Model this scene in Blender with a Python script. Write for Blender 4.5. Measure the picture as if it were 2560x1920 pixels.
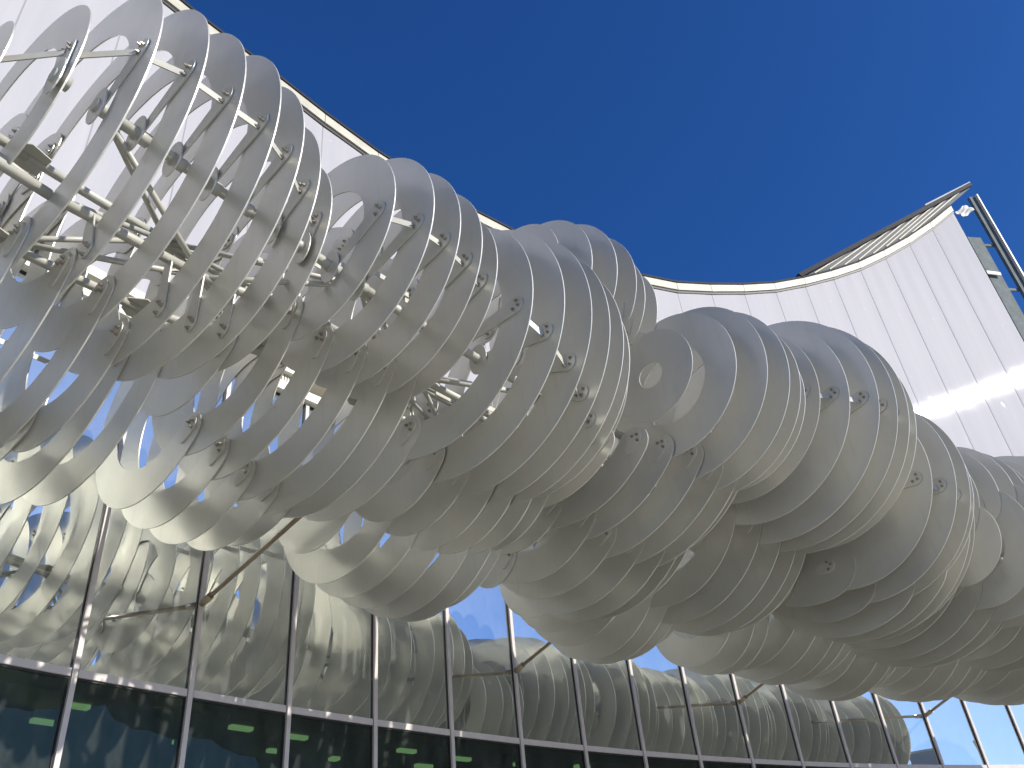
import bpy, bmesh, math, random
from mathutils import Matrix, Vector
R = math.radians
random.seed(7)
sc = bpy.context.scene
for o in list(bpy.data.objects): bpy.data.objects.remove(o)
COL = sc.collection
EYE = 1.6                                   # eye height above the plaza

# ------------------------------------------------------------------ camera
def unit(v): return Vector(v).normalized()
FPX, CX, CY = 2150.0, 1280.0, 960.0         # focal length and centre in photo pixels
VPX, VPY = 956.0, -2079.0                   # where the mullions converge
up = unit((VPX-CX, VPY-CY, FPX))
fw = (Vector((0, 0, 1)) - up*up.z).normalized()
rt = fw.cross(up)
if rt.x < 0: rt = -rt
cam_d = bpy.data.cameras.new('camera'); cam = bpy.data.objects.new('camera', cam_d); COL.objects.link(cam)
rows = (rt, fw, up)                         # camera axes -> world
X = Vector([r.x for r in rows]); Y = -Vector([r.y for r in rows]); Z = -Vector([r.z for r in rows])
cam.matrix_world = Matrix(((X.x, Y.x, Z.x, 0), (X.y, Y.y, Z.y, 0), (X.z, Y.z, Z.z, EYE), (0, 0, 0, 1)))
cam_d.sensor_width = 36; cam_d.lens = FPX/2560*36; cam_d.clip_start = .05; cam_d.clip_end = 3000
sc.camera = cam

# ------------------------------------------------------------------ sky, sun, exposure
SUN_AZ, SUN_EL = 118.0, 27.2
w = bpy.data.worlds.new('World'); sc.world = w; w.use_nodes = True
nt = w.node_tree; bg = nt.nodes['Background']
sky = nt.nodes.new('ShaderNodeTexSky'); sky.sky_type = 'NISHITA'; sky.sun_disc = False
sky.sun_elevation = R(SUN_EL); sky.sun_rotation = R(SUN_AZ)
sky.altitude = 300; sky.air_density = 1.0; sky.dust_density = .8; sky.ozone_density = 10.0
hs = nt.nodes.new('ShaderNodeHueSaturation'); hs.inputs['Saturation'].default_value = 1.10; hs.inputs['Hue'].default_value = .508
nt.links.new(sky.outputs[0], hs.inputs['Color']); nt.links.new(hs.outputs[0], bg.inputs[0]); bg.inputs[1].default_value = .119
sd = bpy.data.lights.new('sun', 'SUN'); sun = bpy.data.objects.new('sun', sd); COL.objects.link(sun)
sd.energy = 4.8; sd.angle = R(.55); sd.color = (1.0, .945, .84)
sdir = Vector((math.sin(R(SUN_AZ))*math.cos(R(SUN_EL)), math.cos(R(SUN_AZ))*math.cos(R(SUN_EL)), math.sin(R(SUN_EL))))
sun.rotation_euler = sdir.to_track_quat('Z', 'Y').to_euler(); sun.location = (30, -20, 40)
sc.cycles.max_bounces = 8; sc.cycles.diffuse_bounces = 4; sc.cycles.glossy_bounces = 4; sc.cycles.transparent_max_bounces = 8
vs = sc.view_settings; vs.view_transform = 'Standard'; vs.look = 'None'; vs.exposure = 0.30; vs.gamma = 1.0; vs.use_curve_mapping = False

# ------------------------------------------------------------------ materials
def mat(name):
    m = bpy.data.materials.new(name); m.use_nodes = True
    n = m.node_tree; return m, n, n.nodes, n.links, n.nodes['Principled BSDF']
def noise(n, scale, detail=3, coord='Object', rough=.55, stretch=None):
    tc = n.nodes.new('ShaderNodeTexCoord'); no = n.nodes.new('ShaderNodeTexNoise')
    no.inputs['Scale'].default_value = scale; no.inputs['Detail'].default_value = detail; no.inputs['Roughness'].default_value = rough
    src = tc.outputs[coord]
    if stretch:
        mp = n.nodes.new('ShaderNodeMapping'); mp.inputs['Scale'].default_value = stretch
        n.links.new(src, mp.inputs[0]); src = mp.outputs[0]
    n.links.new(src, no.inputs['Vector']); return no.outputs['Fac']
def ramp(n, fac, p0, c0, p1, c1):
    r = n.nodes.new('ShaderNodeValToRGB'); e = r.color_ramp.elements
    e[0].position = p0; e[0].color = (*c0, 1); e[1].position = p1; e[1].color = (*c1, 1)
    n.links.new(fac, r.inputs[0]); return r.outputs[0]
def painted(name, c, rough=.42, vary=.06, scale=1.3, metal=0, bump=.0):
    m, n, N, L, p = mat(name)
    f = noise(n, scale, 4)
    lo = tuple(x*(1-vary) for x in c); hi = tuple(min(1, x*(1+vary)) for x in c)
    L.new(ramp(n, f, .3, lo, .7, hi), p.inputs['Base Color'])
    rr = N.new('ShaderNodeMapRange'); rr.inputs[3].default_value = rough-.06; rr.inputs[4].default_value = rough+.08
    L.new(noise(n, scale*6, 3), rr.inputs[0]); L.new(rr.outputs[0], p.inputs['Roughness'])
    p.inputs['Metallic'].default_value = metal
    if bump:
        b = N.new('ShaderNodeBump'); b.inputs['Strength'].default_value = bump; b.inputs['Distance'].default_value = .01
        L.new(noise(n, scale*20, 3), b.inputs['Height']); L.new(b.outputs[0], p.inputs['Normal'])
    return m
def plate_metal():
    """satin coated aluminium: broad sheen, faint mottling, dust and a few rain runs"""
    m, n, N, L, p = mat('satin_aluminium_plate')
    c1 = ramp(n, noise(n, 1.1, 5), .3, (.60, .592, .545), .7, (.67, .66, .61))
    run_ = ramp(n, noise(n, 2.0, 5, 'Object', .6, stretch=(5, .5, 1)), .55, (1, 1, 1), .80, (.92, .915, .90))
    mx = N.new('ShaderNodeMix'); mx.data_type = 'RGBA'; mx.blend_type = 'MULTIPLY'; mx.inputs[0].default_value = 1.0
    L.new(c1, mx.inputs[6]); L.new(run_, mx.inputs[7]); oi = N.new('ShaderNodeObjectInfo'); vr = N.new('ShaderNodeMapRange'); vr.inputs[3].default_value = .90; vr.inputs[4].default_value = 1.05
    L.new(oi.outputs['Random'], vr.inputs[0]); sc2 = N.new('ShaderNodeVectorMath'); sc2.operation = 'SCALE'
    L.new(mx.outputs[2], sc2.inputs[0]); L.new(vr.outputs[0], sc2.inputs['Scale']); L.new(sc2.outputs[0], p.inputs['Base Color'])
    p.inputs['Metallic'].default_value = .55
    rr = N.new('ShaderNodeMapRange'); rr.inputs[3].default_value = .30; rr.inputs[4].default_value = .44
    L.new(noise(n, 3.0, 4), rr.inputs[0]); L.new(rr.outputs[0], p.inputs['Roughness'])
    bmp = N.new('ShaderNodeBump'); bmp.inputs['Strength'].default_value = .12; bmp.inputs['Distance'].default_value = .02
    L.new(noise(n, .9, 2), bmp.inputs['Height']); L.new(bmp.outputs[0], p.inputs['Normal']); return m
M_PLATE = plate_metal()
M_ARM = painted('arm_paint', (.58, .575, .53), .38, .08, 3, metal=.4)
M_TUBE = painted('tube_paint', (.44, .435, .39), .4, .1, 4)
M_BOLT = painted('bolt_steel', (.42, .39, .34), .34, .15, 30, metal=1)
M_COPING = painted('coping_metal', (.42, .40, .33), .5, .14, 2.2, bump=.05)
M_TRIM = painted('trim_metal', (.68, .65, .56), .4, .08, 3)
M_MULL = painted('mullion_aluminium', (.52, .48, .46), .38, .06, 5)
M_GASKET = painted('black_gasket', (.012, .012, .013), .5, .1, 9)
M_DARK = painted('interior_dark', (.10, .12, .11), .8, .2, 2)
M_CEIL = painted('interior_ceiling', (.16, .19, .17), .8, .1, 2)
M_GALV = painted('galvanised_steel', (.09, .115, .12), .75, .3, 2.5)
M_STRUT = painted('strut_bronze', (.34, .28, .19), .36, .1, 6, metal=.6)
M_ROOFD = painted('roof_edge_dark', (.008, .009, .014), .8, .1, 2)
M_ROOFP = painted('roof_panel', (.17, .17, .17), .5, .08, 2)
M_FILM = painted('membrane', (.72, .70, .66), .6, .08, 6)
M_BRICK = painted('red_clay', (.45, .20, .15), .8, .15, 5)
M_OFFICE = painted('office_render', (.40, .40, .39), .8, .1, .3)
M_OFFGLASS = painted('office_glass', (.06, .08, .10), .15, .1, .5)

def paving():
    m, n, N, L, p = mat('plaza_concrete')
    f = noise(n, .35, 6, 'Object'); c = ramp(n, f, .3, (.42, .40, .335), .7, (.50, .475, .40))
    L.new(c, p.inputs['Base Color']); p.inputs['Roughness'].default_value = .85; return m
M_PAVE = paving()

def cladding():
    """satin stainless sheet: a broad satin lobe, and a tighter one drawn out sideways by the vertical grain"""
    m, n, N, L, p = mat('satin_stainless')
    out = N['Material Output']; N.remove(p)
    colr = ramp(n, noise(n, .8, 4, 'Object', stretch=(3, 3, .15)), .25, (.35, .35, .375), .75, (.41, .40, .415))
    sc_ = ramp(n, noise(n, 2.4, 5, 'Object', .62, stretch=(.55, .55, 2.6)), .70, (0, 0, 0), .76, (1, 1, 1))
    mx = N.new('ShaderNodeMix'); mx.data_type = 'RGBA'; L.new(sc_, mx.inputs[0]); L.new(colr, mx.inputs[6]); mx.inputs[7].default_value = (.74, .74, .75, 1); colr = mx.outputs[2]
    a = N.new('ShaderNodeBsdfAnisotropic'); a.inputs['Roughness'].default_value = .56; L.new(colr, a.inputs['Color'])
    b = N.new('ShaderNodeBsdfAnisotropic'); b.inputs['Roughness'].default_value = .13; b.inputs['Anisotropy'].default_value = .9
    b.inputs['Rotation'].default_value = .25; L.new(colr, b.inputs['Color'])
    tg = N.new('ShaderNodeTangent'); tg.direction_type = 'RADIAL'; tg.axis = 'Z'; L.new(tg.outputs[0], b.inputs['Tangent'])
    d = N.new('ShaderNodeBsdfDiffuse'); L.new(colr, d.inputs['Color'])
    # dents, film scraps and scratches: sparse fine relief that glints
    v = noise(n, 1.1, 6, 'Object', .75, stretch=(1.0, 1.0, .55))
    k = N.new('ShaderNodeMapRange'); k.inputs[1].default_value = .63; k.inputs[2].default_value = .80; L.new(v, k.inputs[0])
    bmp = N.new('ShaderNodeBump'); bmp.inputs['Strength'].default_value = .25; bmp.inputs['Distance'].default_value = .02
    L.new(k.outputs[0], bmp.inputs['Height'])
    wv = N.new('ShaderNodeBump'); wv.inputs['Strength'].default_value = .10; wv.inputs['Distance'].default_value = .02
    L.new(noise(n, .9, 1, 'Object', .4), wv.inputs['Height']); L.new(bmp.outputs[0], wv.inputs['Normal']); L.new(wv.outputs[0], b.inputs['Normal'])
    m1 = N.new('ShaderNodeMixShader'); m1.inputs[0].default_value = .5; L.new(a.outputs[0], m1.inputs[1]); L.new(b.outputs[0], m1.inputs[2])
    m2 = N.new('ShaderNodeMixShader'); m2.inputs[0].default_value = .86; L.new(m1.outputs[0], m2.inputs[1]); L.new(d.outputs[0], m2.inputs[2])
    L.new(m2.outputs[0], out.inputs[0]); return m
M_CLAD = cladding()

def glass(name, refl, tint, see, dust):
    """coated facade glass: strong mirror coat, tinted view through, a film of dust that the sun shows up"""
    m, n, N, L, p = mat(name); out = N['Material Output']; N.remove(p)
    g = N.new('ShaderNodeBsdfAnisotropic'); g.inputs['Roughness'].default_value = .004; g.inputs['Color'].default_value = (*refl, 1)
    b = N.new('ShaderNodeBump'); b.inputs['Strength'].default_value = .05; b.inputs['Distance'].default_value = .004
    L.new(noise(n, .9, 2, 'Object'), b.inputs['Height']); L.new(b.outputs[0], g.inputs['Normal'])
    t = N.new('ShaderNodeBsdfTransparent'); t.inputs['Color'].default_value = (*tint, 1)
    d = N.new('ShaderNodeBsdfDiffuse'); d.inputs['Color'].default_value = (.62, .68, .66, 1)
    m1 = N.new('ShaderNodeMixShader'); L.new(g.outputs[0], m1.inputs[1]); L.new(t.outputs[0], m1.inputs[2]); m1.inputs[0].default_value = see
    m2 = N.new('ShaderNodeMixShader'); L.new(m1.outputs[0], m2.inputs[1]); L.new(d.outputs[0], m2.inputs[2])
    rr = N.new('ShaderNodeMapRange'); rr.inputs[1].default_value = .35; rr.inputs[2].default_value = .75
    rr.inputs[3].default_value = dust*.4; rr.inputs[4].default_value = dust*1.6
    L.new(noise(n, 2.2, 8, 'Object', .8, stretch=(1, 1, .35)), rr.inputs[0]); L.new(rr.outputs[0], m2.inputs[0])
    L.new(m2.outputs[0], out.inputs[0]); return m
M_MIRROR = glass('coated_glass', (.72, .75, .72), (.05, .07, .06), .06, .085)
M_VISION = glass('vision_glass', (.40, .60, .48), (.18, .30, .22), .95, .04)
def glow(name, c, s):
    m, n, N, L, p = mat(name); p.inputs['Base Color'].default_value = (.8, .8, .7, 1)
    p.inputs['Emission Color'].default_value = (*c, 1); p.inputs['Emission Strength'].default_value = s; return m
M_LAMP = glow('ceiling_lamp', (1.0, .74, .52), 2.4)

# ------------------------------------------------------------------ mesh helpers
def mesh(name, verts, faces, m, smooth=False):
    me = bpy.data.meshes.new(name); me.from_pydata([tuple(v) for v in verts], [], faces); me.materials.append(m)
    if smooth:
        for p in me.polygons: p.use_smooth = True
    me.validate(); me.update(); return me
def put(name, me, parent=None, M=None):
    o = bpy.data.objects.new(name, me); COL.objects.link(o)
    if M is not None: o.matrix_world = M; o.matrix_basis = M
    if parent is not None:
        o.parent = parent
        o.matrix_parent_inverse = INV[parent.name]
    return o
INV = {}
def register(o, M): INV[o.name] = M.inverted()
def empty(name, loc, label, cat):
    o = bpy.data.objects.new(name, None); COL.objects.link(o); o.location = loc
    o['label'] = label; o['category'] = cat; register(o, Matrix.Translation(loc)); return o
BOXF = [(0, 3, 2, 1), (4, 5, 6, 7), (0, 1, 5, 4), (1, 2, 6, 5), (2, 3, 7, 6), (3, 0, 4, 7)]
def boxv(x0, x1, y0, y1, z0, z1):
    return [(x0, y0, z0), (x1, y0, z0), (x1, y1, z0), (x0, y1, z0), (x0, y0, z1), (x1, y0, z1), (x1, y1, z1), (x0, y1, z1)]
def boxes(name, bs, m):
    V, F = [], []
    for b in bs:
        k = len(V); V += boxv(*b); F += [tuple(i+k for i in f) for f in BOXF]
    return mesh(name, V, F, m)
def slab(name, outline, t, m, holes=None):
    """flat outline (ccw list of 2-D points) of thickness t, centred on local z = 0"""
    n = len(outline); V = [(x, y, t/2) for x, y in outline]+[(x, y, -t/2) for x, y in outline]
    F = [tuple(range(n)), tuple(range(2*n-1, n-1, -1))]+[(i, i+n, (i+1) % n+n, (i+1) % n) for i in range(n)]
    return mesh(name, V, F, m)
def tube(name, a, b, r, m, seg=12):
    a, b = Vector(a), Vector(b); d = (b-a).normalized(); u = d.orthogonal().normalized(); v = d.cross(u)
    V = [p+(u*math.cos(2*math.pi*i/seg)+v*math.sin(2*math.pi*i/seg))*r for p in (a, b) for i in range(seg)]
    F = [(i, (i+1) % seg, (i+1) % seg+seg, i+seg) for i in range(seg)]+[tuple(range(seg-1, -1, -1)), tuple(range(seg, 2*seg))]
    me = mesh(name, V, F, m)
    for p in me.polygons: p.use_smooth = len(p.vertices) == 4
    return me
def bar(name, a, b, wid, thk, m, upv=Vector((0, 0, 1))):
    a, b = Vector(a), Vector(b); d = (b-a).normalized(); s = d.cross(upv).normalized(); u = s.cross(d)
    V = [p+s*x*thk/2+u*y*wid/2 for p in (a, b) for x, y in ((-1, -1), (1, -1), (1, 1), (-1, 1))]
    return mesh(name, V, BOXF, m)
def teardrop(p0, r0, p1, r1, n=10):
    """outline around two circles"""
    d = Vector((p1[0]-p0[0], p1[1]-p0[1])); L = max(d.length, 1e-4); a = math.atan2(d.y, d.x)
    s = max(-1, min(1, (r0-r1)/L)); ph = math.acos(s); out = []
    for i in range(n+1):
        t = a-ph+2*ph*i/n; out.append((p1[0]+r1*math.cos(t), p1[1]+r1*math.sin(t)))
    for i in range(n+1):
        t = a+ph+(2*math.pi-2*ph)*i/n; out.append((p0[0]+r0*math.cos(t), p0[1]+r0*math.sin(t)))
    return out

# ------------------------------------------------------------------ plaza (ground)
gp = mesh('plaza', [(-900, -900, 0), (900, -900, 0), (900, 900, 0), (-900, 900, 0)], [(0, 1, 2, 3)], M_PAVE)
g = put('plaza', gp); g['kind'] = 'structure'

# ------------------------------------------------------------------ building
C0 = Vector((29.27, -15.39)); RW = 42.86; STEP = 1.5/RW
TH0 = R(-54.05)                                     # mullion nearest the left edge of the picture
def wall(th, z, out=0.0):                           # point on the concave wall; out = metres towards the plaza
    r = RW-out; return Vector((C0.x+r*math.sin(th), C0.y+r*math.cos(th), z+EYE))
KN = [(-110, 16.6), (-75, 16.6), (-55, 16.51), (-52, 16.5), (-48.3, 16.26), (-42.7, 16.22), (-38, 16.6), (-34.2, 17.14), (-32.2, 17.61), (-30.3, 18.08), (-28.4, 18.56), (-26.5, 19.18),
      (-24.6, 19.84), (-22.8, 20.51), (-21, 21.25), (-19.2, 22.14), (-17.3, 23.05), (-15.6, 24.0), (-13.9, 25.0), (-11.95, 26.19), (-8, 28.5)]
def ztop(th):
    d = math.degrees(th)
    for (a, za), (b, zb) in zip(KN, KN[1:]):
        if a <= d <= b: return za+(zb-za)*(d-a)/(b-a)
    return KN[0][1]
ZT, ZG0, ZG1 = 3.45, -EYE+.05, 8.55                 # transom, sill, head of the glass (above the eye)
bld = empty('museum_building', (wall(R(-40), 0).x, wall(R(-40), 0).y, 0),
            'concave silvery building with a mirrored glass front behind the cloud of plates', 'building')
def local(th, z):                                   # frame on the wall: x along it, y out of it, z up
    t = Vector((math.cos(th), -math.sin(th), 0)); o = -Vector((math.sin(th), math.cos(th), 0)); p = wall(th, z)
    return Matrix(((t.x, o.x, 0, p.x), (t.y, o.y, 0, p.y), (0, 0, 1, p.z), (0, 0, 0, 1)))
NM0, NM1 = -10, 20
me_mul = boxes('mullion', [(-.032, .032, -.12, .07, 0, ZG1-ZG0)], M_MULL)
me_gas = boxes('gasket', [(-.048, -.0325, -.10, .03, 0, ZG1-ZG0), (.0325, .042, -.10, .018, 0, ZG1-ZG0)], M_GASKET)
W = 2*RW*math.sin(STEP/2)
me_tr = boxes('transom', [(-W/2+.049, W/2-.043, -.08, .05, -.045, .045)], M_MULL)
me_trg = boxes('transom_gasket', [(-W/2+.049, W/2-.043, -.06, .025, -.07, -.0455)], M_GASKET)
me_up = boxes('mirror_pane', [(-W/2+.0485, W/2-.0425, -.012, .012, 0, ZG1-ZT-.05)], M_MIRROR)
me_lo = boxes('vision_pane', [(-W/2+.0485, W/2-.0425, -.012, .012, 0, ZT-ZG0-.07)], M_VISION)
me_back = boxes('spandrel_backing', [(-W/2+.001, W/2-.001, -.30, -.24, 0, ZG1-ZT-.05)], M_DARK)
me_head = boxes('head_trim', [(-W/2+.004, W/2-.004, -.10, .16, 0, .17)], M_TRIM)
me_head2 = boxes('upper_trim', [(-W/2+.004, W/2-.004, -.10, .20, .36, .52)], M_TRIM)
me_slot = boxes('shadow_gap', [(-W/2+.002, W/2-.002, -.10, .02, -.05, -.001), (-W/2+.002, W/2-.002, -.10, -.06, .171, .359)], M_GASKET)
me_vent = boxes('vent_grille', [(-W/2+.10+i*.055, -W/2+.135+i*.055, -.05, .10, .18, .35) for i in range(24)], M_TRIM)
ZC0 = ZG1+.53
for i in range(NM0, NM1):
    a = TH0+i*STEP; b = a+STEP; mid = (a+b)/2
    if math.degrees(a) > -12.6: continue
    last = math.degrees(a) > -14.5                 # beyond the cladding only the coping runs on to the corner
    sag = RW-RW*math.cos(STEP/2)
    Mm = lambda z: local(mid, z) @ Matrix.Translation((0, sag, 0))
    if not last:
     mu = put('mullion', me_mul, bld, local(a, ZG0)); register(mu, local(a, ZG0)); put('gasket', me_gas, mu, local(a, ZG0))
     put('transom', me_tr, bld, Mm(ZT)); put('transom_gasket', me_trg, bld, Mm(ZT))
     put('mirror_pane', me_up, bld, Mm(ZT+.05)); put('vision_pane', me_lo, bld, Mm(ZG0))
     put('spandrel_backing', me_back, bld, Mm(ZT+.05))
     put('head_trim', me_head, bld, Mm(ZG1)); put('upper_trim', me_head2, bld, Mm(ZG1)); put('shadow_gap', me_slot, bld, Mm(ZG1))
     if i % 3 != 2: put('vent_grille', me_vent, bld, Mm(ZG1))
    # cladding sheet: slightly pillowed across its width, folded back at the seams
    NX = 12; V, F = [], []
    Mi = Mm(ZC0); za, zb = ztop(a)-ZC0-.24, ztop(b)-ZC0-.24
    edge = [-W/2+.0008, -W/2+.0008, -W/2+.022]+[-W/2+.022+(W-.044)*j/NX for j in range(1, NX)]+[W/2-.022, W/2-.0008, W/2-.0008]
    dep = [-.03, -.005, 0.0]+[.004*(1-(2*j/NX-1)**2) for j in range(1, NX)]+[0.0, -.005, -.03]
    NZ = 6
    for kz in range(NZ+1):
        for x, y in zip(edge, dep):
            zt = za+(zb-za)*(x+W/2)/W; V.append((x, y, zt*kz/NZ))
    ne = len(edge)
    for kz in range(NZ):
        for j in range(ne-1): F.append((kz*ne+j, kz*ne+j+1, (kz+1)*ne+j+1, (kz+1)*ne+j))
    if not last: put('cladding_panel', mesh('cladding_panel', V, [tuple(reversed(f)) for f in F], M_CLAD, True), bld, Mi)
    # coping length: cream metal with a dark drip line under it and a dark roof edge on top
    def lengthbar(nm, y0, y1, d0, d1, m, g=.004):
        Vv = []
        for dd in (d0, d1):
            for x, y in ((-W/2+g, y0), (W/2-g, y0), (W/2-g, y1), (-W/2+g, y1)):
                Vv.append((x, y, (ztop(a) if x < 0 else ztop(b))-ZC0+dd))
        put(nm, mesh(nm, Vv, BOXF, m), bld, Mi)
    lengthbar('coping', -.40, .07, -.22, .06, M_COPING, .009)
    lengthbar('roof_edge', -.45, .10, .063, .13, M_ROOFD, 0)
    lengthbar('drip_gap', -.30, .03, -.31, -.223, M_GASKET, 0)
# solid backing so that no light comes through the wall
V, F = [], []
n = 90
for i in range(n+1):
    th = R(-74)+(R(-13.8)-R(-74))*i/n
    V += [wall(th, ZC0-.45, -.45), wall(th, ztop(th)-.35, -.45)]
F = [(2*i, 2*i+1, 2*i+3, 2*i+2) for i in range(n)]
put('wall_core', mesh('wall_core', V, F, M_DARK), bld)
# room behind the clear panes
def ring_slab(nm, z0, z1, o0, o1, m, ta=-74, tb=-13):
    V, F = [], []
    for i in range(n+1):
        th = R(ta)+(R(tb)-R(ta))*i/n
        V += [wall(th, z0, o0), wall(th, z1, o0), wall(th, z1, o1), wall(th, z0, o1)]
    for i in range(n):
        for j in range(4): F.append((4*i+j, 4*i+(j+1) % 4, 4*i+4+(j+1) % 4, 4*i+4+j))
    F += [(3, 2, 1, 0), (4*n, 4*n+1, 4*n+2, 4*n+3)]
    return put(nm, mesh(nm, V, F, m), bld)
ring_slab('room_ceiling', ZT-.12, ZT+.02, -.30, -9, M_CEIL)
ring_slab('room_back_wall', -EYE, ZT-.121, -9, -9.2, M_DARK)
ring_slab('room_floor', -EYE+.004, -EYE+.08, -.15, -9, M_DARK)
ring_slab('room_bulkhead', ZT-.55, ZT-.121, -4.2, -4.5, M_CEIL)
me_l1 = boxes('ceiling_light', [(-.17, .17, -.05, .05, -.05, 0)], M_LAMP)
me_l2 = boxes('ceiling_light', [(-.07, .07, -.07, .07, -.05, 0)], M_LAMP)
me_l3 = boxes('wall_light', [(-.10, .10, 0, .05, -.9, 0)], M_LAMP)
for i in range(NM0, NM1):
    th = TH0+(i+.5)*STEP
    if math.degrees(th) > -16: continue
    for k in range(2):
        me = random.choice((me_l1, me_l1, me_l2)); o = random.uniform(-.45, .45)
        put('ceiling_light', me, bld, local(th, ZT-.124) @ Matrix.Translation((o, -.55-.8*k-random.uniform(0, .25), 0)))
    if i % 4 == 1: put('wall_light', me_l3, bld, local(th, ZT-1.2) @ Matrix.Translation((.3, -8.98, 0)))
# straight eave that spans the hollow of the wall at the right, with ribs under it
thA, thB = R(-26.2), R(-11.95)
EA, EB = wall(thA, ztop(thA)+.10, .02), wall(thB, ztop(thB)+.16, .05)
NS = 13; S = []
for i in range(NS+1):
    f = i/NS; th = thA+(thB-thA)*f; S.append((wall(th, ztop(th)+.135, .02), EA.lerp(EB, f)+Vector((0, 0, .02+.10*math.sin(math.pi*f)))))
for i in range(NS):
    a0, e0 = S[i]; a1, e1 = S[i+1]; upz = Vector((0, 0, .05))
    put('soffit_panel', mesh('soffit_panel', [a0, a1, e1, e0, a0+upz, a1+upz, e1+upz, e0+upz], BOXF, M_ROOFP), bld)
    if i > 1:
        c = S[max(0, i-4)][0]; put('soffit_rib', bar('soffit_rib', c+Vector((0, 0, .03))-Vector((0, .03, 0)), e0-Vector((0, .03, .03)), .045, .05, M_COPING), bld)
e0, e1 = S[0][1], S[-1][1]
put('eave_beam', bar('eave_beam', e0+Vector((0, 0, .07)), e1+Vector((0, 0, .07)), .16, .22, M_ROOFD), bld)
put('ridge_cap', bar('ridge_cap', e0.lerp(e1, .70)+Vector((0, 0, .22)), e1+Vector((0, 0, .18)), .06, .2, M_OFFICE), bld)
# open steel frame past the end of the cladding
thE = R(-12.15)
pt = wall(thE, 25.75, -.05); pb = wall(thE, 6.0, -.05)
put('end_post', bar('end_post', pb, pt, .30, .14, M_GALV, Vector((math.cos(thE), -math.sin(thE), 0))), bld)
put('end_post_flange', bar('end_post_flange', wall(R(-11.93), 6, .05), wall(R(-11.93), 25.8, .05), .06, .20, M_TRIM, Vector((math.cos(thE), -math.sin(thE), 0))), bld)
thF = R(-13.35)
put('flashing_plate', bar('flashing_plate', wall(thF, 6, -.10), wall(thF, 23.4, -.10), .62, .03, M_GALV, Vector((math.cos(thF), -math.sin(thF), 0))), bld)
for z in (23.0, 20.6, 18.2, 15.8, 13.4):
    put('end_bracket', bar('end_bracket', wall(R(-13.0), z, -.12), wall(R(-12.3), z, -.12), .12, .06, M_GALV), bld)
put('end_pad', bar('end_pad', wall(R(-13.9), 21.35, .02), wall(R(-13.1), 21.3, .02), .16, .02, M_FILM), bld)
# torn membrane left at the top corner
bm = bmesh.new(); bmesh.ops.create_grid(bm, x_segments=14, y_segments=8, size=.5)
for v in bm.verts:
    x, y = v.co.x, v.co.y; v.co = Vector((x*.9, .06*math.sin(7*x+4*y)+.03*math.sin(13*y-5*x), y*.42+.07*math.sin(5*x)))
me = bpy.data.meshes.new('membrane_scrap'); bm.to_mesh(me); bm.free(); me.materials.append(M_FILM)
so = put('membrane_scrap', me, bld, local(R(-13.15), 24.85) @ Matrix.Rotation(R(-28), 4, 'Y'))
sm = so.modifiers.new('thick', 'SOLIDIFY'); sm.thickness = .02
put('brick_return', bar('brick_return', wall(R(-13.2), 6, -.35), wall(R(-13.2), 17.7, -.35), .8, .3, M_BRICK, Vector((math.cos(thF), -math.sin(thF), 0))), bld)

# ------------------------------------------------------------------ cloud sculpture
Q = .77                                             # metres per unit of the lobe table below
RHO, PD = 39.4, .457                                # spine radius and plate spacing in those units
def beta(th): return R(34.2)+.75*(th-R(-56.5))
TH = {5: R(-55.9)}
for k in range(5, 95): TH[k+1] = TH[k]+PD/RHO/math.cos(beta(TH[k])-(math.pi/2+TH[k]))
for k in range(5, -22, -1): TH[k-1] = TH[k]-PD/RHO/math.cos(beta(TH[k])-(math.pi/2+TH[k]))
def frame(k):                                       # x out of the cloud, y up, z back along it; origin on the spine at eye level
    i = math.floor(k); th = TH[i]+(TH[i+1]-TH[i])*(k-i); b = beta(th)
    p = Vector((C0.x+RHO*math.sin(th), C0.y+RHO*math.cos(th)))*Q
    M = Matrix(((math.cos(b), 0, -math.sin(b), p.x), (-math.sin(b), 0, -math.cos(b), p.y), (0, 1, 0, EYE), (0, 0, 0, 1)))
    if k == i:                                      # no two plates hang exactly parallel
        rn = random.Random(i*31+5); M = M @ Matrix.Rotation(R(rn.uniform(-.5, .5)), 4, 'Y') @ Matrix.Rotation(R(rn.uniform(-.12, .12)), 4, 'X')
    return M
def P3(k, s, z, lift=0.0): return frame(k) @ Vector((s*Q, z*Q, lift))
cloud = empty('cloud_sculpture', P3(22, -.8, 5.5), 'pale grey cloud of upright ring plates hung in front of the glass wall', 'sculpture')

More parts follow.
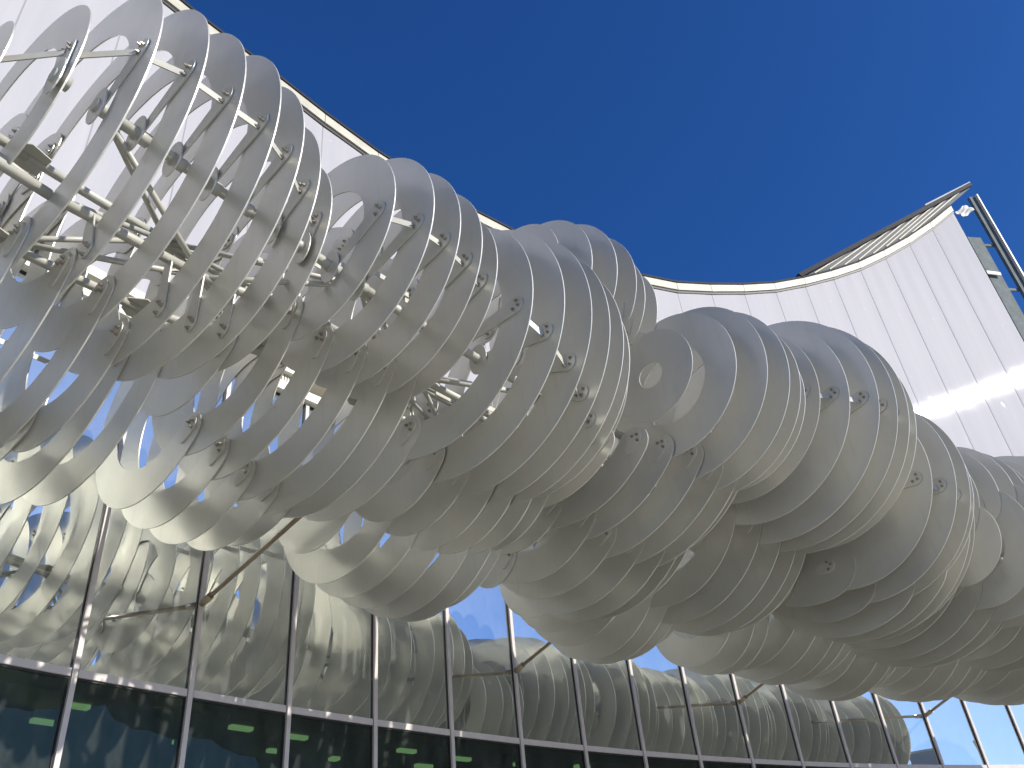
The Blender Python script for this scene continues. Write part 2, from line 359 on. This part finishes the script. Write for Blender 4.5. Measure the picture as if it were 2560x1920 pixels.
# lobes: name -> (s, z, {plate: radius}); order gives which one keeps its full ring where two share a plane
LOBES = [
 ('A', -.92, 8.3, {0: .80, 1: 1.42, 2: 2.0, 3: 2.17, 4: 2.22, 5: 2.27, 6: 2.15, 7: 1.9, 8: 1.6}),
 ('B', -.05, 8.36, {9: 1.42, 10: 1.66, 11: 1.70, 12: 1.66, 13: 1.52}),
 ('C', -.20, 8.06, {14: 1.89, 15: 2.09, 16: 2.2, 17: 2.18, 18: 2.07, 19: 1.83, 20: 1.40}),
 ('D', 1.32, 7.93, {21: .81, 22: 1.29, 23: 1.56, 24: 1.65, 25: 1.58, 26: 1.38}),
 ('E', 1.10, 8.2, {27: 1.63, 28: 1.92, 29: 2.17, 30: 2.23, 31: 2.2, 32: 2.05}),
 ('F', 1.0, 7.28, {33: 1.83, 34: 2.02, 35: 2.0, 36: 1.8, 37: 1.4}),
 ('G', 1.4, 6.55, {39: .87, 40: 1.26, 41: 1.45, 42: 1.52, 43: 1.42, 44: 1.2}),
 ('K', .23, 9.73, {17: 1.07, 18: 1.37, 19: 1.52, 20: 1.52, 21: 1.36, 22: 1.25, 23: .9}),
 ('H', .95, 7.5, {38: 1.2, 39: 1.25, 40: 1.42, 41: 1.52, 42: 1.5, 43: 1.4}),
 ('Q', -.5, 8.2, {20: 1.9, 21: 2.1, 22: 2.22, 23: 2.45, 24: 2.5, 25: 2.48, 26: 2.2}),
 ('X', .1, 7.35, {33: 1.9, 34: 2.15, 35: 2.38, 36: 2.42, 37: 2.35, 38: 2.15}),
 ('Y', -.45, 7.3, {39: 2.2, 40: 2.4, 41: 2.5, 42: 2.48, 43: 2.3, 44: 2.0}),
 ('J', -2.45, 7.3, {0: 1.2, 1: 1.6, 2: 1.9, 3: 2.1, 4: 2.1, 5: 1.7}),
 ('M', -2.14, 8.1, {8: 1.51, 9: 1.89, 10: 2.09, 11: 2.25, 12: 2.29, 13: 2.21, 14: 2.12, 15: 1.8}),
 ('O', -1.66, 7.12, {15: 1.27, 16: 1.37, 17: 1.47, 18: 1.42, 19: 1.3}),
 ('P', -1.77, 7.37, {20: 1.38, 21: 1.29}),
 ('R', -1.9, 7.5, {22: 1.8, 23: 1.97, 24: 2.15, 25: 2.2, 26: 2.08, 27: 1.8}),
 ('v', -.65, 7.65, {29: 1.1, 30: 1.2, 31: 1.2, 32: 1.27, 33: 1.3}),
 ('T', -1.4, 7.4, {28: 1.8, 29: 2.03, 30: 2.14, 31: 2.14, 32: 2.0, 33: 1.75}),
 ('I', -2.7, 9.0, {2: .95, 3: 1.0, 4: .75}),
 ('L', -3.75, 7.8, {2: 1.4, 3: 1.7, 4: 1.9, 5: 2.0, 6: 2.2, 7: 2.05, 9: 1.77, 10: 1.93, 11: 2.03, 12: 1.99, 13: 1.79}),
 ('N', -3.6, 7.5, {15: 1.43, 16: 1.83, 17: 1.95, 18: 2.04, 19: 2.11, 20: 2.1, 21: 1.8}),
 ('p', -3.06, 6.63, {22: .67}),
 ('S', -3.4, 7.0, {25: 1.2, 26: 1.4, 27: 1.60, 28: 1.81, 29: 1.83, 30: 1.7, 31: 1.4}),
 ('U', -3.1, 6.4, {33: 1.2, 34: 1.3, 35: 1.25}),
 ('V', -2.9, 6.9, {36: 1.65, 37: 1.82, 38: 1.89, 39: 1.85, 40: 1.7}),
 ('W', -3.3, 6.8, {41: 1.7, 42: 1.9, 43: 1.9, 44: 1.7}),
 ('a', -3.1, 6.7, {45: 1.5, 46: 1.68, 47: 1.78, 48: 1.79, 49: 1.73, 50: 1.55}),
 ('b', -2.9, 6.9, {51: 1.8, 52: 2.0, 53: 2.05, 54: 2.05, 55: 1.9, 56: 1.7}),
 ('z', -1.0, 8.2, {k: math.sqrt(max(.3, 2.1**2-((k+7)*PD)**2)) for k in range(-10, -3)}),
 ('y', -3.0, 7.2, {k: math.sqrt(max(.3, 1.9**2-((k+6)*PD)**2)) for k in range(-9, -2)}),
]
KEND = 72
def run(s, z, R0, k0, half):
    return {k: math.sqrt(max(.25, R0*R0-((k-k0)*PD)**2)) for k in range(max(45, k0-half), min(KEND, k0+half)+1)}
for k0 in range(47, KEND, 7): LOBES.insert(14, ('f', .7+random.uniform(-.3, .4), 7.1+random.uniform(-.4, .5), run(0, 0, random.uniform(1.9, 2.3), k0, 3)))
for k0 in range(49, KEND, 6): LOBES.append(('m', -1.2+random.uniform(-.3, .3), 7.1+random.uniform(-.4, .4), run(0, 0, random.uniform(1.7, 2.1), k0, 3)))
for k0 in range(60, KEND, 7): LOBES.append(('r', -3.0+random.uniform(-.3, .3), 6.9+random.uniform(-.3, .3), run(0, 0, random.uniform(1.7, 2.0), k0, 3)))

WIDE = {'E': .8, 'F': 1.25, 'X': 1.2, 'Y': 1.0, 'H': .9, 'f': .8, 'm': .8, 'r': .7}   # rings that are broader than the rest
BAND, THK, LAP = .58, .013, .0155
def ring_mesh(r0, r1, arc):
    """ring plate (radii in metres); arc = None or (a0, a1) with rounded ends"""
    if arc is None:
        n = max(48, int(r1*64)); V = []
        for z in (THK/2, -THK/2):
            for r in (r1, r0):
                V += [(r*math.cos(2*math.pi*i/n), r*math.sin(2*math.pi*i/n), z) for i in range(n)]
        F = []
        for i in range(n):
            j = (i+1) % n; o, q, O, q2 = i, n+i, 2*n+i, 3*n+i; oj, qj, Oj, q2j = j, n+j, 2*n+j, 3*n+j
            F += [(o, oj, qj, q), (O, q2, q2j, Oj), (o, O, Oj, oj), (q, qj, q2j, q2)]
        return mesh('ring_plate', V, F, M_PLATE)
    a0, a1 = arc; n = max(10, int((a1-a0)*r1*10)); hw = (r1-r0)/2; rm = (r1+r0)/2; ne = 8
    left, right = [], []                             # outer / inner outline incl. rounded ends
    sec = []
    for i in range(ne):                              # rounded start
        t = math.pi/2*(1-i/ne); w_ = hw*math.cos(t); back = hw*math.sin(t)/rm; sec.append((a0-back, w_))
    sec += [(a0+(a1-a0)*i/n, hw) for i in range(n+1)]
    for i in range(1, ne+1):
        t = math.pi/2*i/ne; sec.append((a1+hw*math.sin(t)/rm, hw*math.cos(t)))
    V = []
    for a, w_ in sec:
        w_ = max(w_, .002)
        for r in (rm+w_, rm-w_):
            for z in (THK/2, -THK/2): V.append((r*math.cos(a), r*math.sin(a), z))
    F = []
    for i in range(len(sec)-1):
        b, c = 4*i, 4*i+4
        F += [(b, c, c+2, b+2), (b+1, b+3, c+3, c+1), (b, b+1, c+1, c), (b+2, c+2, c+3, b+3)]
    e = 4*(len(sec)-1); F += [(0, 2, 3, 1), (e, e+1, e+3, e+2)]
    return mesh('ring_plate', V, F, M_PLATE)
CLIP = {'K': lambda x, y: y > 9.05, 'Q': lambda x, y: y < 6.9 or x < -1.2}   # rings of which only a part was cut
BY = {}
for li, (nm, s, z, rr) in enumerate(LOBES):
    for k, r in rr.items(): BY.setdefault(k, []).append((li, nm, s, z, r))
me_bolts = {}
def bolts(n):
    if n in me_bolts: return me_bolts[n]
    V, F = [], []
    pts = {3: [(0, .052), (.045, -.005), (-.012, -.055)], 1: [(0, 0)], 2: [(0, .035), (0, -.035)]}[n]
    for x, y in pts:
        for rad, h0, h1 in ((.021, 0, .006), (.0135, .006, .024), (.008, .024, .034)):
            seg = 6 if rad < .02 else 10; b = len(V)
            for h in (h0, h1): V += [(x+rad*math.cos(2*math.pi*i/seg), y+rad*math.sin(2*math.pi*i/seg), h) for i in range(seg)]
            F += [(b+i, b+(i+1) % seg, b+seg+(i+1) % seg, b+seg+i) for i in range(seg)]+[tuple(range(b+seg, b+2*seg))]
    me_bolts[n] = mesh('bolts', V, F, M_BOLT); return me_bolts[n]
def sub(name, me, part, M):                         # a piece of a part of the cloud
    o = bpy.data.objects.new(name, me); COL.objects.link(o); o.matrix_basis = M; o.parent = part
    o.matrix_parent_inverse = INV[part.name]; return o
def local_part(name, me, M):
    o = put(name, me, cloud, M); register(o, M)      # world matrix of the part
    return o
far = []                                             # arms are skipped past here: nothing of them can be told apart
ends = {}                                            # (lobe index, plate) -> points where spacer bars can start
def connector(k, s, z, ang, rank, small=.105, big=.13, length=.16):
    """rounded lug bolted over a ring end"""
    lift = THK/2+LAP*rank+.008
    M = frame(k) @ Matrix.Translation((s*Q, z*Q, lift)) @ Matrix.Rotation(ang, 4, 'Z')
    o = local_part('connector_plate', slab('connector_plate', teardrop((-length, 0), small*.62, (0, 0), small), .014, M_ARM), M)
    b = sub('bolts', bolts(3), o, M @ Matrix.Translation((.0, 0, .007))); b['kind'] = 'stuff'
    return o
n_ring = 0
for k in sorted(BY):
    lst = sorted(BY[k]); Fk = frame(k)
    for rank, (li, nm, s, z, r) in enumerate(lst):
        rank = min(rank, 5)
        inner = max(r-WIDE.get(nm, BAND), .19); rm = (r+inner)/2
        N = 180; keep = []
        for i in range(N):
            a = 2*math.pi*i/N; x, y = s+rm*math.cos(a), z+rm*math.sin(a)
            ok = CLIP.get(nm, lambda x, y: True)(x, y) and all(math.hypot(x-s2, y-z2) > r2-.40 for (_, _, s2, z2, r2) in lst[:rank])
            keep.append(ok)
        M = Fk @ Matrix.Translation((s*Q, z*Q, LAP*rank))
        if all(keep):
            put('ring_plate', ring_mesh(inner*Q, r*Q, None), cloud, M); n_ring += 1; continue
        i0 = keep.index(False); seq = [(i0+j) % N for j in range(N)]; arcs = []; cur = []
        for i in seq+[i0]:
            if keep[i]: cur.append(i)
            elif cur: arcs.append(cur); cur = []
        for arc in arcs:
            if len(arc)*2*math.pi/N*rm < .5: continue
            a0 = 2*math.pi*arc[0]/N; a1 = a0+2*math.pi*(len(arc)-1)/N
            put('ring_plate', ring_mesh(inner*Q, r*Q, (a0, a1)), cloud, M); n_ring += 1
            for a, sg in ((a0, -1), (a1, 1)):
                if k > 40 or li > 26: continue
                ae = a+sg*.10/rm; connector(k, s+rm*math.cos(ae), z+rm*math.sin(ae), a+sg*math.pi/2, rank)

# truss of round chords inside the cloud, with braces, collars and gussets
CH = {'c1': (.20, 7.85), 'c2': (-1.5, 8.45), 'c3': (-.42, 7.0), 'c4': (-1.75, 7.3)}
def chord_at(c, k): 
    s, z = CH[c]; drop = 0 if k < 6 else min((k-6)*.022, .75)
    if c in ('c3', 'c4'): z += .8*min(max((k-5)/5, 0), 1); s -= .25*min(max((k-5)/5, 0), 1)
    return s, z-drop
for c, rad in (('c1', .050), ('c2', .046), ('c3', .045), ('c4', .045)):
    for k in range(2 if c == 'c1' else -10, KEND-2, 4):
        a = P3(k, *chord_at(c, k)); b = P3(k+4, *chord_at(c, k+4))
        put('chord_tube', tube('chord_tube', a, b, rad, M_TUBE, 16), cloud)
pairs = [('c1', 'c2'), ('c2', 'c4'), ('c1', 'c3'), ('c3', 'c4'), ('c3', 'c2')]
for i, k in enumerate(range(-10, 50, 4)):
    for j, (p, q) in enumerate(pairs):
        if k < 2 and 'c1' in (p, q): continue
        u, v = (p, q) if (i+j) % 2 else (q, p)
        put('brace_tube', tube('brace_tube', P3(k, *chord_at(u, k)), P3(k+4, *chord_at(v, k+4)), .028, M_TUBE, 12), cloud)
    for p in (('c2', 'c4') if k > 0 else ()):
        s, z = chord_at(p, k); G = frame(k) @ Matrix.Translation((s*Q, z*Q, 0)) @ Matrix.Rotation(R(90), 4, 'X')
        put('gusset_plate', slab('gusset_plate', [(-.14, -.16), (.12, -.16), (.17, .04), (.07, .18), (-.10, .15), (-.17, .05)], .012, M_TUBE), cloud, G)
me_col = tube('collar', (0, 0, -.07), (0, 0, .07), .062, M_TUBE, 18)
me_disc = slab('clamp_disc', [(.135*math.cos(2*math.pi*i/20), .20*math.sin(2*math.pi*i/20)) for i in range(20)], .012, M_ARM)
# arms from the front chord to the rim of the front rings, spacer bars between neighbours
ARM = {'A': (3, -1), 'B': (-8, -1.5), 'C': (-12, -9), 'E': (-9, -1), 'F': (-14, -3)}
prev = None
for li, (nm, s, z, rr) in enumerate(LOBES):
    if nm not in ARM: continue
    a0, da = ARM[nm]; prev = None
    for j, (k, r) in enumerate(sorted(rr.items())):
        ph = R(a0+da*j); rim = r-.30; es, ez = s+rim*math.cos(ph), z+rim*math.sin(ph)
        cs, cz = chord_at('c1', k); lift = THK/2+.010
        if r > 1.0:
            M = frame(k) @ Matrix.Translation((es*Q, ez*Q, lift))
            rel = ((cs-es)*Q, (cz-ez)*Q); L = math.hypot(*rel)
            me = slab('support_arm', teardrop(rel, .055, (0, 0), .105), .014, M_ARM)
            o = local_part('support_arm', me, M); ang = math.atan2(-rel[1], -rel[0])
            b = sub('bolts', bolts(3), o, M @ Matrix.Rotation(ang-.5, 4, 'Z') @ Matrix.Translation((0, 0, .007))); b['kind'] = 'stuff'
            b = sub('bolts', bolts(1), o, M @ Matrix.Translation((rel[0]*.94, rel[1]*.94, .007))); b['kind'] = 'stuff'
            CM = frame(k) @ Matrix.Translation((cs*Q, cz*Q, 0))
            put('collar', me_col, cloud, CM)
            put('clamp_disc', me_disc, cloud, CM @ Matrix.Translation((0, 0, .045)))
        if prev and nm in 'ABCDEF':
            e0 = P3(prev[0], prev[1], prev[2], -.01); e1 = P3(k, es-.03, ez-.05, .03)
            put('spacer_bar', bar('spacer_bar', e0, e1, .075, .010, M_TUBE), cloud)
        prev = (k, es-.03, ez-.05)
        if nm == 'A' and k in (3, 5, 6, 7):                   # lower arms
            ph = R(-66-2*j); es2, ez2 = s+rim*math.cos(ph), z+rim*math.sin(ph); cs, cz = chord_at('c3', k)
            M = frame(k) @ Matrix.Translation((es2*Q, ez2*Q, lift)); rel = ((cs-es2)*Q, (cz-ez2)*Q)
            o = local_part('support_arm', slab('support_arm', teardrop(rel, .055, (0, 0), .085), .014, M_ARM), M)
            b = sub('bolts', bolts(3), o, M @ Matrix.Translation((0, 0, .007))); b['kind'] = 'stuff'
# spacer bars between ring bottoms of the lower rows
for nm0, ph0 in (('L', 150), ('M', 20), ('N', 160), ('O', 30), ('R', 25), ('S', 30), ('T', 35), ('Q', 200)):
    for (nm, s, z, rr) in LOBES:
        if nm != nm0: continue
        ks = sorted(rr)
        for k in ks[::1]:
            if k+1 in rr:
                r = min(rr[k], rr[k+1])-.28; p = R(ph0); a = (s+r*math.cos(p), z+r*math.sin(p))
                put('spacer_bar', bar('spacer_bar', P3(k, *a), P3(k+1, *a), .07, .010, M_TUBE), cloud)
# struts that tie the truss back to every fourth mullion
me_shoe = slab('strut_shoe', teardrop((0, 0), .05, (.16, .03), .035), .03, M_STRUT)
for i in (-3, 1, 5, 9, 13):
    th = TH0+i*STEP; a = wall(th, 4.64, .10)
    c = wall(th, 4.64+.23*3.4, 3.5)
    o = put('tie_strut', tube('tie_strut', a+(c-a)*.03, c, .032, M_STRUT, 12), cloud)
    put('strut_shoe', tube('strut_shoe', a-(c-a).normalized()*.04, a+(c-a)*.05, .05, M_STRUT, 10), cloud)

# ------------------------------------------------------------------ offices across the plaza, seen in the mirror panes
def office(loc, sx, sy, h, rz, label):
    o = empty('office_block', (loc[0], loc[1], 0), label, 'building'); o.rotation_euler.z = R(rz)
    Mo = Matrix.Translation((loc[0], loc[1], 0)) @ Matrix.Rotation(R(rz), 4, 'Z'); INV[o.name] = Mo.inverted()
    put('office_wall', boxes('office_wall', [(-sx/2, sx/2, -sy/2, sy/2, 0, h)], M_OFFICE), o, Mo)
    put('roof_slab', boxes('roof_slab', [(-sx/2-.3, sx/2+.3, -sy/2-.3, sy/2+.3, h+.002, h+.4)], M_TRIM), o, Mo)
    mw = boxes('window', [(-1.1, 1.1, 0, .08, 0, 1.6)], M_OFFGLASS)
    for f in range(int(h//3.4)):
        for c in range(int(sx//4)):
            put('window', mw, o, Mo @ Matrix.Translation((-sx/2+2+c*4, -sy/2-.081, 1.0+f*3.4)))
    return o
office((206, -13), 9, 8, 36.5, 80, 'low grey office block mirrored at the right end of the glass')
office((206, -4), 7, 8, 33.5, 84, 'shorter grey office block beside the low one in the mirror panes')
print('rings', n_ring, 'objects', len(bpy.data.objects))
